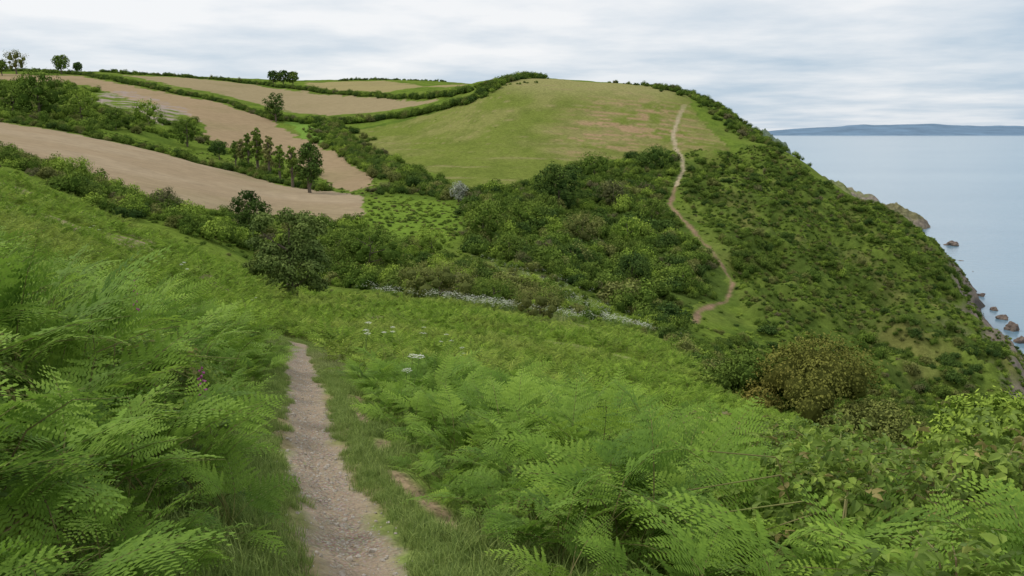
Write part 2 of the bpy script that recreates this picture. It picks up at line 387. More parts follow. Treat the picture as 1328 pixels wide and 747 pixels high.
def scatter(name, P3, rot, scl, idx, coll):
    me = bpy.data.meshes.new(name); n = len(P3); me.vertices.add(n)
    me.vertices.foreach_set('co', np.asarray(P3, np.float32).ravel())
    for nm, arr in (('rot', rot), ('scl', scl)):
        a = me.attributes.new(nm, 'FLOAT_VECTOR', 'POINT'); a.data.foreach_set('vector', np.asarray(arr, np.float32).ravel())
    a = me.attributes.new('idx', 'INT', 'POINT'); a.data.foreach_set('value', np.asarray(idx, np.int32))
    ob = link(bpy.data.objects.new(name, me))
    g_ = bpy.data.node_groups.new(name+'_instancer', 'GeometryNodeTree')
    g_.interface.new_socket('Geometry', in_out='INPUT', socket_type='NodeSocketGeometry')
    g_.interface.new_socket('Geometry', in_out='OUTPUT', socket_type='NodeSocketGeometry')
    i_ = g_.nodes.new('NodeGroupInput'); o_ = g_.nodes.new('NodeGroupOutput')
    ip = g_.nodes.new('GeometryNodeInstanceOnPoints'); ci = g_.nodes.new('GeometryNodeCollectionInfo')
    ci.inputs['Collection'].default_value = coll; ci.inputs['Separate Children'].default_value = True; ci.inputs['Reset Children'].default_value = True
    def na(nm, dt):
        q = g_.nodes.new('GeometryNodeInputNamedAttribute'); q.data_type = dt; q.inputs['Name'].default_value = nm
        return [s for s in q.outputs if s.enabled and s.name == 'Attribute'][0]
    L = g_.links
    L.new(i_.outputs[0], ip.inputs['Points']); L.new(ci.outputs[0], ip.inputs['Instance']); ip.inputs['Pick Instance'].default_value = True
    L.new(na('idx', 'INT'), ip.inputs['Instance Index']); L.new(na('rot', 'FLOAT_VECTOR'), ip.inputs['Rotation']); L.new(na('scl', 'FLOAT_VECTOR'), ip.inputs['Scale'])
    L.new(ip.outputs[0], o_.inputs[0])
    mo = ob.modifiers.new('instances', 'NODES'); mo.node_group = g_
    return ob
def place(name, x, y, coll, smin, smax, sink=0., tilt=.12, squash=(1, 1), idx=None, szf=None):
    n = len(x); z = height(x, y)-sink
    s = RNG.uniform(smin, smax, n)
    if szf is not None: s = s*szf
    rot = np.stack([RNG.normal(0, tilt, n), RNG.normal(0, tilt, n), RNG.uniform(0, 6.283, n)], -1)
    sc = np.stack([s, s, s*RNG.uniform(squash[0], squash[1], n)], -1)
    if idx is None: idx = RNG.integers(0, len(coll.objects), n)
    return scatter(name, np.stack([x, y, z], -1), rot, sc, idx, coll)
def fan(dens, y0, y1, t0, t1):
    n = int(dens*(t1-t0)*(y1*y1-y0*y0)/2)
    y = np.sqrt(RNG.uniform(y0*y0, y1*y1, n)); return RNG.uniform(t0, t1, n)*y, y
fern_hi = srccoll('bracken_clump', [clump('bracken_clump_%d' % i, 100+i, True, 6) for i in range(8)])
fern_lo = srccoll('bracken_clump_far', [clump('bracken_far_%d' % i, 200+i, False, 7) for i in range(5)])
def ferns_ok(x, y, lim=.95):
    d = pdist(nearpath, x, y)
    return d > lim+.3*(fbm(x*1.3, y*1.3, 70)-.5)
def pathx(y): return np.interp(y, [p[1] for p in nearpath], [p[0] for p in nearpath])
x, y = fan(16, 1.1, 12, -.9, .85)
dd = pdist(nearpath, x, y); lf = x < pathx(y)
k = ferns_ok(x, y, np.where(lf, .50, .64)) & (np.hypot(x, y) > 1.55) & (RNG.random(len(x)) < np.where((fbm(x/1.3, y/1.3, 71) > .54), .6, 1))
szf = np.where(lf, np.clip(.60+(dd-.45)*.7, .5, 1.1), np.clip(.5+(dd-.5)*.55, .42, 1))*np.clip(.66+(np.hypot(x, y)-1.5)*.2, .55, 1)
place('bracken', x[k], y[k], fern_hi, .66, 1.02, .02, .18, szf=szf[k])
x, y = fan(6, 12, 34, -.8, .72)
k = ferns_ok(x, y, .62) & ~((x > .36*y) & (y > 18))
place('bracken', x[k], y[k], fern_lo, .55, 1.0, .02, .18)
x, y = fan(2.6, 34, 75, -.72, .33)
k = (fbm(x/5, y/5, 72) > .44) & (x < .3*y)
place('bracken', x[k], y[k], fern_lo, .6, 1.3, .1, .18)
# ---------------------------------------------------------------- grass
M_GRASS = leafmat('grass_blade', (.19, .275, .065), (.26, .33, .095), (.30, .31, .14), trans=.3, spec=.1)
def tuft(name, seed, n, hmin, hmax, spread):
    r = random.Random(seed); mb = MB()
    for i in range(n):
        a = r.uniform(0, 6.28); rr = r.random()**.7*spread; bx, by = rr*math.cos(a), rr*math.sin(a)
        a2 = r.uniform(0, 6.28); h = r.uniform(hmin, hmax); ln_ = r.uniform(.15, .9)*h; w = .0018+h*.006
        d = Vector((math.cos(a2), math.sin(a2), 0)); s_ = Vector((-d.y, d.x, 0))*w
        b0 = Vector((bx, by, -.01)); b1 = b0+d*ln_*.3+Vector((0, 0, h*.6)); b2 = b0+d*ln_+Vector((0, 0, h*.95))
        t_ = r.random()
        mb.face([b0-s_, b0+s_, b1+s_*.8, b1-s_*.8], .2+t_*.6); mb.face([b1-s_*.8, b1+s_*.8, b2], .2+.8*t_)
    return mb.mesh(name, [M_GRASS])
gr = srccoll('grass_tuft', [tuft('grass_tuft_%d' % i, 300+i, 42, .04, .15, .09) for i in range(5)])
n = 13500
y = 1.3+RNG.random(n)**1.4*20; x = pathx(y)+RNG.normal(0, .48, n)
d = pdist(nearpath, x, y); k = (d > .04+.34*(fbm(x*2.6, y*2.6, 80))) & (d < 1.2)
k &= ~((fbm(x*2+3, y*1.2, 66) > .49) & (np.abs(d-.55) < .12) & (x > pathx(y)) & (y < 10) & (y > 4))
place('verge_grass', x[k], y[k], gr, .4, 1.2, 0, .22, szf=np.clip(.28+d[k]*.95, .3, 1.1))
M_STONE = plain('pebble_stone', (.54, .49, .42), (.30, .245, .19), 30)
def rockmesh(name, seed, mat, sub=2, rough=.3):
    bm = bmesh.new(); bmesh.ops.create_icosphere(bm, subdivisions=sub, radius=1)
    r = random.Random(seed); off_ = Vector((r.uniform(0, 50), r.uniform(0, 50), r.uniform(0, 50)))
    for v in bm.verts:
        p = v.co.copy(); v.co = p*(1+rough*mn.noise(p*1.1+off_)*1.6+rough*.5*mn.noise(p*3+off_)); v.co.z *= .7
    me = bpy.data.meshes.new(name); bm.to_mesh(me); bm.free(); me.materials.append(mat); return me
peb_c = srccoll('pebble', [rockmesh('pebble_%d' % i, i, M_STONE, 1) for i in range(4)])
n = 4200; y = 1.2+RNG.random(n)**1.3*17; x = pathx(y)+RNG.normal(0, .13, n)
place('path_pebbles', x, y, peb_c, .002, .013, 0, .5, szf=.5+RNG.random(n)**3*1.2)
# ---------------------------------------------------------------- leafy crowns
def unit(n):
    v = RNG.normal(size=(n, 3)); return v/np.linalg.norm(v, axis=1)[:, None]
def crown(lobes, n, leaf, dense=.22, low=-.35):
    L = np.array(lobes); w = L[:, 3]**2; w /= w.sum()
    li = RNG.choice(len(L), n, p=w); dirs = unit(n); dirs[:, 2] = np.where(dirs[:, 2] < low, -dirs[:, 2], dirs[:, 2])
    lt = RNG.normal(0, .1, len(L))
    rr = np.where(RNG.random(n) < dense, RNG.uniform(.55, .9, n), RNG.normal(.97, .10, n))
    bumps = 1+.3*(vnoise(dirs[:, 0]*3+li*7.1, dirs[:, 1]*3+dirs[:, 2]*4, 90)-.5)*2
    pc = L[li, :3]+dirs*(L[li, 3]*rr*bumps)[:, None]
    ins = np.zeros(n, bool)
    for q in L: ins |= np.linalg.norm(pc-q[:3], axis=1) < q[3]*.72
    pc = pc[~ins]; dirs = dirs[~ins]; rr = rr[~ins]; li = li[~ins]; m_ = len(pc)
    nrm = dirs+RNG.normal(0, .5, (m_, 3)); nrm /= np.linalg.norm(nrm, axis=1)[:, None]
    a = np.cross(nrm, unit(m_)); a /= np.linalg.norm(a, axis=1)[:, None]; b = np.cross(nrm, a)
    sz = leaf*RNG.uniform(.6, 1.4, m_)[:, None]
    V = np.stack([pc-a*sz, pc-b*sz*.5+a*sz*.1, pc+a*sz, pc+b*sz*.5+a*sz*.1], 1).reshape(-1, 3)
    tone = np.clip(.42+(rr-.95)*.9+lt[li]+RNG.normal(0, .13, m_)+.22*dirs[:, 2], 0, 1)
    Fc = np.arange(m_*4).reshape(-1, 4)
    return V, Fc, np.repeat(tone, 4)
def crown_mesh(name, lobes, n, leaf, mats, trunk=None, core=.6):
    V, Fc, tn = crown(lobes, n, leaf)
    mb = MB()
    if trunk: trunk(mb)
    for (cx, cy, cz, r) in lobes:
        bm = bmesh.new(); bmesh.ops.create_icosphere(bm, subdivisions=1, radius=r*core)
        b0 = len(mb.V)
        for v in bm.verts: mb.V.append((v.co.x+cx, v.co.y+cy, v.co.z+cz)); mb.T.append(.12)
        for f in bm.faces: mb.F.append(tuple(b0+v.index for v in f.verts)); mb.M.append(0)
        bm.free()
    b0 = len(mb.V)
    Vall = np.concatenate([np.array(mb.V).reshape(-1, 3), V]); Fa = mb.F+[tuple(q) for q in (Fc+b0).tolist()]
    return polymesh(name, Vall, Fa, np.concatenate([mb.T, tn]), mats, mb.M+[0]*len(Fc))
def bush_lobes(r, k=8):
    out = []
    for i in range(k):
        a = r.uniform(0, 6.28); d = r.random()**.6*.62
        q = r.uniform(.25, .5); out.append((d*math.cos(a), d*math.sin(a), r.uniform(.2, .75)*(1-.45*d), q))
    return out
M_BARK = plain('bark', (.17, .14, .10), (.10, .08, .06), 6)
G_ = {
 'dark': leafmat('leaf_dark', (.050, .090, .024), (.085, .14, .030), (.09, .14, .03), 0),
 'mid': leafmat('leaf_mid', (.095, .155, .028), (.155, .23, .038), (.125, .18, .034), 0),
 'light': leafmat('leaf_light', (.18, .27, .04), (.25, .34, .055), None, 0),
 'olive': leafmat('leaf_olive', (.155, .18, .045), (.21, .23, .07), (.18, .19, .06), 0),
 'blackthorn': leafmat('leaf_brownish', (.13, .14, .055), (.18, .165, .085), None, 0),
 'gorse': leafmat('leaf_gorse', (.15, .15, .035), (.14, .16, .035), (.20, .17, .04), 0),
 'greygreen': leafmat('leaf_greygreen', (.09, .14, .045), (.12, .175, .055), (.14, .19, .05), 0),
 'pale': leafmat('leaf_pale_blossom', (.40, .41, .34), (.26, .31, .20), None, 0),
}
def hash_(s): return sum(ord(c)*(i+3) for i, c in enumerate(s))
ms = []
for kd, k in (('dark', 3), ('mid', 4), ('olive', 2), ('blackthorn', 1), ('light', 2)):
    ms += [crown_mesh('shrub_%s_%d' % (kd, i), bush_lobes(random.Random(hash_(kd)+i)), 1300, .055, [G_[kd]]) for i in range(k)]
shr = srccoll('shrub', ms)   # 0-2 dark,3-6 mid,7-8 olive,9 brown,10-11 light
def pick(n, w):
    w = np.array(w, float); return RNG.choice(12, n, p=w/w.sum())
W_VAL = [2,2,2,3,3,3,3,1.4,1.4,.9,1,1]
W_LITE = [.7,.7,.7,3,3,3,3,2.5,2.5,.7,3,3]
W_HEDGE = [2.5,2.5,2.5,2.5,2.5,2.5,2.5,.6,.6,.5,.4,.4]
W_CLIFF = [1.2,1.2,1.2,3,3,3,3,2.2,2.2,.8,1.4,1.4]
def inpoly_pts(poly, dens):
    a = np.array(poly); x0, y0 = a.min(0); x1, y1 = a.max(0)
    n = int(dens*(x1-x0)*(y1-y0)); n = min(n, 90000)
    x = RNG.uniform(x0, x1, n); y = RNG.uniform(y0, y1, n); k = inside(poly, x, y)
    return x[k], y[k]
def nofield(x, y):
    k = np.ones(len(x), bool)
    for p in (field1, field2, field3, field4, hill): k &= ~inside(p, x, y)
    return k
def put(poly, dens, smin, smax, w, extra=None, name='shrub_thicket', sq=(.75, 1.2), pd=3.2, field=True):
    x, y = inpoly_pts(poly, dens)
    k = pdist(farpath, x, y) > pd
    if field: k &= nofield(x, y)
    if extra is not None: k &= extra(x, y)
    x, y = x[k], y[k]
    place(name, x, y, shr, smin, smax, .15, .12, sq, idx=pick(len(x), w))
    print(name, len(x))
put(thicket, .10, 1.2, 2.9, W_VAL, pd=2.8)
put(thicket, .05, .6, 1.5, W_LITE, pd=1.2)
put(thicket, .012, 3.0, 4.4, W_VAL, pd=7)
val1 = wpoly([(330,305),(400,292),(450,305),(560,330),(640,362),(720,385),(742,408),(690,402),(600,392),(480,376),(380,368),(325,345)])
put(val1, .16, 1.0, 2.5, W_LITE)
s4 = wpoly([(-60,180),(0,198),(100,230),(200,264),(300,284),(400,292),(470,298),(470,320),(400,320),(300,322),(220,300),(120,268),(60,240),(0,215),(-60,200)])
put(s4, .11, 1.1, 2.8, W_LITE)
s5 = wpoly([(-40,105),(60,108),(120,115),(150,125),(225,145),(262,162),(270,185),(330,197),(410,228),(410,243),(300,220),(200,192),(130,178),(-40,155)])
put(s5, .026, 1.5, 4.2, W_LITE, lambda x, y: (~inside(rubble, x, y)) & (fbm(x/25, y/25, 91) > .40), 'hedgerow_scrub')
put(cliff, .62, .35, .95, W_CLIFF, lambda x, y: (fbm(x/9, y/9, 92) > .37) & (height(x, y) > SEA+9), 'cliff_scrub', pd=1.2)
put(cliff, .11, .9, 2.4, W_VAL, lambda x, y: (fbm(x/20, y/20, 93) > .46) & (height(x, y) > SEA+12), 'cliff_scrub', pd=3.2)
s6 = wpoly([(865,432),(900,442),(960,440),(1000,450),(1150,505),(1328,535),(1328,590),(1150,575),(1000,548),(900,505),(868,470)])
put(s6, .3, .6, 1.5, W_VAL)
s7 = wpoly([(600,335),(680,352),(740,375),(800,402),(850,425),(860,450),(800,435),(740,412),(680,390),(640,362)])
put(s7, .08, .4, 1.2, W_LITE)
put(meadow, .15, .3, 1.0, W_LITE, None, 'rough_herbage', (.5, .9))
x, y = fan(.13, 70, 330, -.62, .62)
k = nofield(x, y) & (pdist(farpath, x, y) > 1.2) & (height(x, y) > SEA+9)
place('rough_herbage', x[k], y[k], shr, .3, .8, .1, .1, (.5, .9), idx=pick(int(k.sum()), [.3,.3,.3,2,2,2,2,1.5,1.5,.5,4,4]))
x, y = inpoly_pts(hill, .0012)
place('hill_tussocks', x, y, shr, .3, .8, .2, .1, (.3, .6), idx=pick(len(x), W_LITE))
def hedge(name, pts, step, smin, smax, wid, w=W_HEDGE, clear=False):
    L = wpoly(pts); xs, ys = [], []
    for (x1, y1), (x2, y2) in zip(L[:-1], L[1:]):
        d_ = math.hypot(x2-x1, y2-y1); n_ = max(1, int(d_/step))
        for i in range(n_):
            f = (i+rnd.random())/n_; xs.append(x1+(x2-x1)*f+rnd.gauss(0, wid)); ys.append(y1+(y2-y1)*f+rnd.gauss(0, wid))
    xs, ys = np.array(xs), np.array(ys)
    if clear: k = ~(inside(field2, xs, ys) | inside(field1, xs, ys)); xs, ys = xs[k], ys[k]
    szf = .75+.6*fbm(xs/9, ys/9, 77)*1.0
    place(name, xs, ys, shr, smin, smax, .2, .1, (.7, 1.25), idx=pick(len(xs), w), szf=szf)
hedge('hedge', [(-60,150),(0,159),(60,168),(130,181),(200,195),(260,211),(320,226),(380,241),(425,247)], .8, 1.0, 2.6, 1.0, W_VAL)
hedge('hedge', [(-60,94),(30,93),(70,95),(110,98),(180,112),(240,124),(300,136),(340,150),(360,158)], 1.0, 1.6, 3.6, 1.2)
hedge('hedge', [(130,94),(200,98),(270,103),(340,110),(400,118),(480,125),(560,127),(610,120),(640,108)], 1.4, 1.8, 4.0, 1.2)
hedge('hedge', [(345,152),(400,160),(450,162),(500,155),(560,145),(610,132),(640,116),(665,104),(700,97)], .6, 1.6, 3.8, 2.0)
hedge('hedge', [(430,162),(440,185),(465,205),(500,222),(540,238),(575,250),(605,256)], .6, 1.3, 3.2, 3.0, W_VAL, True)
hedge('hedge', [(430,162),(445,188),(470,212),(520,235)], .9, 1.3, 3.2, 6.0, W_VAL, True)
hedge('hedge', [(440,105),(500,104),(580,104)], 2.0, 1.8, 3.0, 1.5)
hedge('hedge', [(790,108),(840,112),(880,120)], 1.2, .8, 2.0, 1.5)
hedge('hedge', [(850,114),(900,124),(930,138),(955,160),(985,185),(1000,190)], .4, 1.4, 3.0, 7.0, W_VAL)
hedge('hedge', [(480,250),(540,250),(600,258)], 1.0, 1.4, 2.6, 3.0, W_VAL)
hedge('shrub_row', [(690,107),(650,113)], 2.5, .8, 1.6, 1.5)
# ---------------------------------------------------------------- individual trees
def depth_at(u, v): return cast_on(RF, u, v)
def make_tree(name, u, v, hpx, wpx, kind, n=2600, trunkf=.22, loose=0.):
    x, y = depth_at(u, v); hgt_ = hpx*y/F; wd = wpx*y/F; r = random.Random(int(u*31+v))
    lobes = []
    cz0 = hgt_*trunkf
    nl = 15 if not loose else 26
    for i in range(nl):
        f = (i+.5)/nl; zc_ = cz0+(hgt_-cz0)*(.1+.78*f)+loose*r.uniform(-.08, .08)*hgt_
        prof = (math.sin(math.pi*(.18+.72*f))**.7)
        a = i*2.4+r.uniform(-.5, .5); q = wd*.5*prof*(r.uniform(.3, .58) if not loose else r.uniform(.2, .42))
        q = max(q, wd*.1); d = max(0, wd*.5*prof-q)*r.uniform(.6-.2*loose, 1.25+.1*loose)
        lobes.append((d*math.cos(a), d*math.sin(a), zc_, q))
    def trunk(mb):
        top = hgt_*.8; pts = [(0, 0, -.4)]+[(r.uniform(-.03, .03)*hgt_, r.uniform(-.03, .03)*hgt_, top*k_/4) for k_ in range(1, 5)]
        R0 = hgt_*.028; mb.tube(pts, [R0*1.3, R0, R0*.75, R0*.5, R0*.25], 7, 1)
        for (lx, ly, lz, q) in lobes[::2]:
            z0 = max(hgt_*.1, lz-hgt_*.22); mb.tube([(0, 0, z0), (lx*.5, ly*.5, (z0+lz)/2-.02*hgt_), (lx, ly, lz)], [R0*.5, R0*.32, R0*.12], 5, 1)
    leaf = max(hgt_*.022*(.7 if loose else 1), .0008*y)
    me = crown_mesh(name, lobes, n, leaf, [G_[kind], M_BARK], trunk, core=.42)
    ob = link(bpy.data.objects.new(name, me)); ob.location = (x, y, float(height(x, y))-.1); ob.rotation_euler[2] = r.uniform(0, 6)
    return ob
for a in [
 ('willow_tree',378,392,126,118,'greygreen',22000,.0,1), ('holly_tree',325,306,62,52,'dark',5000,.08),
 ('alder_tree',335,226,64,17,'mid',2200),('alder_tree',350,230,58,16,'olive',2200),('alder_tree',364,236,52,15,'mid',2200),('alder_tree',380,243,58,18,'mid',2200),('alder_tree',402,250,70,36,'dark',4000,.05),('alder_tree',314,220,42,14,'olive'),('alder_tree',323,223,54,13,'mid'),('alder_tree',306,216,36,12,'mid'),
 ('oak_tree',358,158,38,30,'dark',2600,.12),
 ('ash_tree',355,112,20,18,'dark'),('ash_tree',368,112,20,18,'dark'),('ash_tree',380,112,19,16,'mid'),
 ('oak_tree',80,96,24,24,'mid',2600,.15),('hawthorn_tree',101,96,15,12,'dark'),('ash_tree',22,96,28,32,'olive',1200),('hawthorn_tree',3,98,20,16,'mid'),
 ('sycamore_tree',50,154,60,78,'mid',4000,.05),('sycamore_tree',18,152,44,54,'mid',3000,.05),('willow_tree',106,158,42,44,'light',3000,.05),
 ('willow_tree',193,168,38,44,'light',2600,.05),('hawthorn_tree',243,190,38,36,'mid',2600,.05),('hawthorn_tree',150,168,28,40,'mid',2600,.05),('hawthorn_tree',285,207,24,28,'dark'),
 ('hawthorn_tree',725,274,64,68,'dark',6000,.05),('hawthorn_tree',820,376,50,58,'dark',6000,.05),('willow_tree',813,320,40,44,'light',3500,.05),
 ('hawthorn_tree',627,318,62,70,'mid',6000,.05),('blackthorn_bush',795,268,32,48,'blackthorn',3000,.05),('hawthorn_tree',595,262,28,26,'pale',1800,.0),
 ('gorse_bush',700,414,40,84,'olive',6000,.03),('hawthorn_tree',770,234,34,60,'mid',3500,.05),('hawthorn_tree',850,222,30,60,'dark',3500,.05),
 ('willow_tree',95,238,34,56,'light',4000,.05),('hawthorn_tree',215,278,34,48,'blackthorn',2500,.05),('hawthorn_tree',660,340,40,50,'mid',4000,.05),
 ('willow_tree',560,332,34,60,'light',4000,.05),('willow_tree',480,356,64,120,'mid',9000,.0,1),('willow_tree',570,388,46,120,'olive',9000,.0,1),('hawthorn_tree',640,397,34,80,'mid',5000,.03),
 ('willow_tree',440,347,52,70,'mid',5000,.03),('hawthorn_tree',680,300,40,60,'mid',4000,.03),('hawthorn_tree',755,315,40,56,'olive',4000,.03),('hawthorn_tree',740,350,36,60,'dark',4000,.03),('willow_tree',845,290,34,40,'mid',3000,.03),('hawthorn_tree',885,378,34,44,'mid',3000,.03)]:
    nm, u, v, h_, w_, kd = a[:6]; make_tree(nm, u, v, h_, w_, kd, a[6] if len(a) > 6 else 1800, a[7] if len(a) > 7 else .2, a[8] if len(a) > 8 else 0)
def big_bush(name, x, y, rx, rz, kind, n=9000, leaf=.09):
    r = random.Random(int(x*10)); lob = []
    for i in range(26):
        a = r.uniform(0, 6.28); d = r.random()**.55
        lob.append((d*rx*.8*math.cos(a), d*rx*.8*math.sin(a), rz*(.75-.55*d*d)+r.uniform(-.1, .1), rx*r.uniform(.22, .34)))
    me = crown_mesh(name, lob, n, leaf, [G_[kind]], None, .6)
    o_ = link(bpy.data.objects.new(name, me)); o_.location = (x, y, float(height(x, y))); return o_
big_bush('gorse_bush', .375*36, 36, 3.8, 4.2, 'gorse', 18000, .065); big_bush('gorse_bush', .30*38, 38, 2.6, 2.6, 'mid', 9000, .07)
big_bush('gorse_bush', .44*33, 33, 2.3, 2.0, 'olive', 9000, .065)
big_bush('willow_bush', .60*13, 13, 1.7, 2.8, 'light', 11000, .045)
# ---------------------------------------------------------------- brambles
M_BRAM = leafmat('bramble_leaf', (.17, .255, .04), (.24, .335, .06), (.20, .28, .05), .3, .55, .18)
M_BRAM2 = leafmat('bramble_leaf_young', (.31, .37, .09), (.33, .28, .10), None, .3, .5, .2)
def bramble(name, seed, n=620):
    r = random.Random(seed); mb = MB()
    for i in range(n):
        a = r.uniform(0, 6.28); d = r.random()**.5*.62; hh = (.62*(1-(d/.7)**2)+.06)*r.uniform(.55, 1.1)
        c0 = Vector((d*math.cos(a), d*math.sin(a), hh)); out = Vector((math.cos(a)*d, math.sin(a)*d, .55)).normalized()
        nr = (out+Vector((r.gauss(0, .35), r.gauss(0, .35), r.gauss(0, .2)))).normalized()
        t_ = nr.orthogonal().normalized(); t_.rotate(Quaternion(nr, r.uniform(0, 6.28)))
        tone = r.uniform(.15, .9); mt_ = 1 if r.random() < .15 else 0
        for q in (-1.15, 0, 1.15):
            f = t_.copy(); f.rotate(Quaternion(nr, q)); s_ = nr.cross(f); L = r.uniform(.03, .052)*(1.15 if q == 0 else .9)
            b = c0+f*.008; m1 = b+f*L*.45-nr*.004; tip = b+f*L-nr*.012
            e1 = b+f*L*.25+s_*L*.28+nr*.005; e2 = b+f*L*.62+s_*L*.26+nr*.004; e3 = b+f*L*.25-s_*L*.28+nr*.005; e4 = b+f*L*.62-s_*L*.26+nr*.004
            mb.face([b, e1, e2, tip, m1], tone, mt_); mb.face([b, m1, tip, e4, e3], tone-.08, mt_)
    for i in range(7):
        a = r.uniform(0, 6.28); e = r.uniform(.5, .9)
        mb.tube([(0, 0, 0), (math.cos(a)*e*.4, math.sin(a)*e*.4, .55), (math.cos(a)*e*.9, math.sin(a)*e*.9, .5)], [.005, .004, .002], 4, 2)
    return mb.mesh(name, [M_BRAM, M_BRAM2, M_STALK])
bc = srccoll('bramble_clump', [bramble('bramble_clump_%d' % i, 500+i, 700) for i in range(4)])
x, y = fan(8, 1.8, 9, .1, .95); k = (x > .9) & (fbm(x/1.2, y/1.2, 74)+.42*(x/y-.28) > .505) & ferns_ok(x, y, 1.5)
place('bramble', x[k], y[k], bc, .75, 1.25, 0, .15, (.85, 1.15), szf=np.clip(.6+y[k]*.08, .6, 1))
x, y = fan(6, 1.5, 7, -.95, -.2); k = (fbm(x/1.1, y/1.1, 75) > .52) & ferns_ok(x, y, .95) & (np.hypot(x, y) > 1.7)
place('bramble', x[k], y[k], bc, .55, .9, 0, .15, (.8, 1.1))
# ---------------------------------------------------------------- flowers
M_WHITE = plain('umbel_white', (.60, .61, .50), (.48, .5, .38)); M_PINK = plain('foxglove_pink', (.42, .07, .24), (.5, .14, .34))
M_GS = plain('flower_stem', (.16, .24, .06))
def umbel(name, seed):
    r = random.Random(seed); mb = MB()
    for s in range(3):
        bx, by = r.uniform(-.25, .25), r.uniform(-.25, .25); h = r.uniform(.6, .95)
        mb.tube([(bx*.3, by*.3, 0), (bx, by, h)], [.005, .003], 4, 1)
        for i in range(22):
            a = i*2.4; d = .06*math.sqrt(i/22); p = Vector((bx+d*math.cos(a), by+d*math.sin(a), h+.02-d*.3+r.uniform(-.008, .008)))
            w = .009; mb.face([p+Vector((-w, -w, r.uniform(-.004, .004))), p+Vector((w, -w, 0)), p+Vector((w, w, .004)), p+Vector((-w, w, 0))], .5, 0)
    return mb.mesh(name, [M_WHITE, M_GS])
uc = srccoll('cow_parsley_head', [umbel('cow_parsley_%d' % i, 600+i) for i in range(3)])
L = wpoly([(478,379),(540,390),(600,398),(660,405),(720,415),(780,424),(840,436)])
xs, ys = [], []
for (x1, y1), (x2, y2) in zip(L[:-1], L[1:]):
    for i in range(150):
        f = rnd.random(); xs.append(x1+(x2-x1)*f+rnd.gauss(0, .8)); ys.append(y1+(y2-y1)*f+rnd.gauss(0, 1.1))
L = wpoly([(640,350),(700,372),(760,395),(850,432)])
for (x1, y1), (x2, y2) in zip(L[:-1], L[1:]):
    for i in range(160):
        f = rnd.random(); xs.append(x1+(x2-x1)*f+rnd.gauss(0, 4)); ys.append(y1+(y2-y1)*f+rnd.gauss(0, 6))
xs, ys = np.array(xs), np.array(ys); k = fbm(xs/4, ys/4, 97) > .45
place('cow_parsley', xs[k], ys[k], uc, .8, 1.3, 0, .08)
xs, ys = [], []
for u, v in [(470,452),(505,448),(520,515),(600,470),(545,440),(575,455),(330,390),(120,300),(240,345)]:
    q = cast(u, v+25); xs.append(q[0]); ys.append(q[1])
place('cow_parsley', np.array(xs), np.array(ys), uc, .8, 1.0, 0, .08)
def foxglove(x, y, h):
    r = random.Random(int(x*100)); mb = MB(); mb.tube([(0, 0, 0), (.02, .01, h*.6), (.03, .0, h)], [.006, .004, .002], 5, 1)
    for i in range(12):
        f = i/12; z = h*(.72+.26*f); a = i*2.2+r.uniform(-.4, .4); L = .032*(1-f*.65); d = Vector((math.cos(a), math.sin(a), -.55)).normalized()
        p = Vector((.02+.01*f, .005, z)); rr = .008*(1-f*.5)
        mb.tube([p, p+d*L*.4, p+d*L*.85, p+d*L], [rr*.4, rr*.9, rr, rr*1.35], 6, 0)
    for i in range(7):
        a = i*1.7; p = Vector((0, 0, .05+i*.05)); d = Vector((math.cos(a), math.sin(a), .3)); s_ = Vector((-d.y, d.x, 0))*.03
        mb.face([p, p+d*.1+s_, p+d*.22, p+d*.1-s_], .5, 1)
    o_ = link(bpy.data.objects.new('foxglove', mb.mesh('foxglove', [M_PINK, M_GS]))); o_.location = (x, y, float(height(x, y)))
foxglove(-1.50, 3.9, .60); foxglove(-3.0, 6.6, .95)
# ---------------------------------------------------------------- sea, far land, rocks
sm = bpy.data.meshes.new('sea'); E = 90000
sm.from_pydata([(-E, -2000, SEA), (E, -2000, SEA), (E, E, SEA), (-E, E, SEA)], [], [(0, 1, 2, 3)])
mt, nt, ns, ln = newmat('sea_water')
bs = ns.new('ShaderNodeBsdfPrincipled'); bs.inputs['Roughness'].default_value = .16; bs.inputs['IOR'].default_value = 1.33
geo = ns.new('ShaderNodeNewGeometry'); mp = ns.new('ShaderNodeMapping'); mp.inputs['Scale'].default_value = (.35, 1, 1); ln.new(geo.outputs['Position'], mp.inputs[0])
pn = noise(nt, .004, 5, mp.outputs[0])
ln.new(mixc(nt, ramp(nt, pn, .35, .65), (.15, .27, .36), (.22, .34, .42)), bs.inputs['Base Color'])
b = ns.new('ShaderNodeBump'); b.inputs['Strength'].default_value = .25; b.inputs['Distance'].default_value = .6
ln.new(mathn(nt, 'ADD', noise(nt, .35, 5, mp.outputs[0]), mathn(nt, 'MULTIPLY', noise(nt, .03, 3, mp.outputs[0]), 1.5)), b.inputs['Height']); ln.new(b.outputs[0], bs.inputs['Normal'])
o = ns.new('ShaderNodeOutputMaterial'); ln.new(bs.outputs[0], o.inputs[0]); sm.materials.append(mt)
link(bpy.data.objects.new('sea', sm))
M_HEAD, nt, ns, ln = newmat('headland_cover')
at = ns.new('ShaderNodeAttribute'); at.attribute_name = 'cover'; bs = ns.new('ShaderNodeBsdfDiffuse')
geo = ns.new('ShaderNodeNewGeometry')
hs = ns.new('ShaderNodeHueSaturation'); ln.new(at.outputs['Color'], hs.inputs['Color']); ln.new(ramp(nt, noise(nt, .35, 6, geo.outputs['Position'], .7), .3, .7, .5, 1.5), hs.inputs['Value'])
ln.new(hs.outputs[0], bs.inputs['Color']); o = ns.new('ShaderNodeOutputMaterial'); ln.new(bs.outputs[0], o.inputs[0])
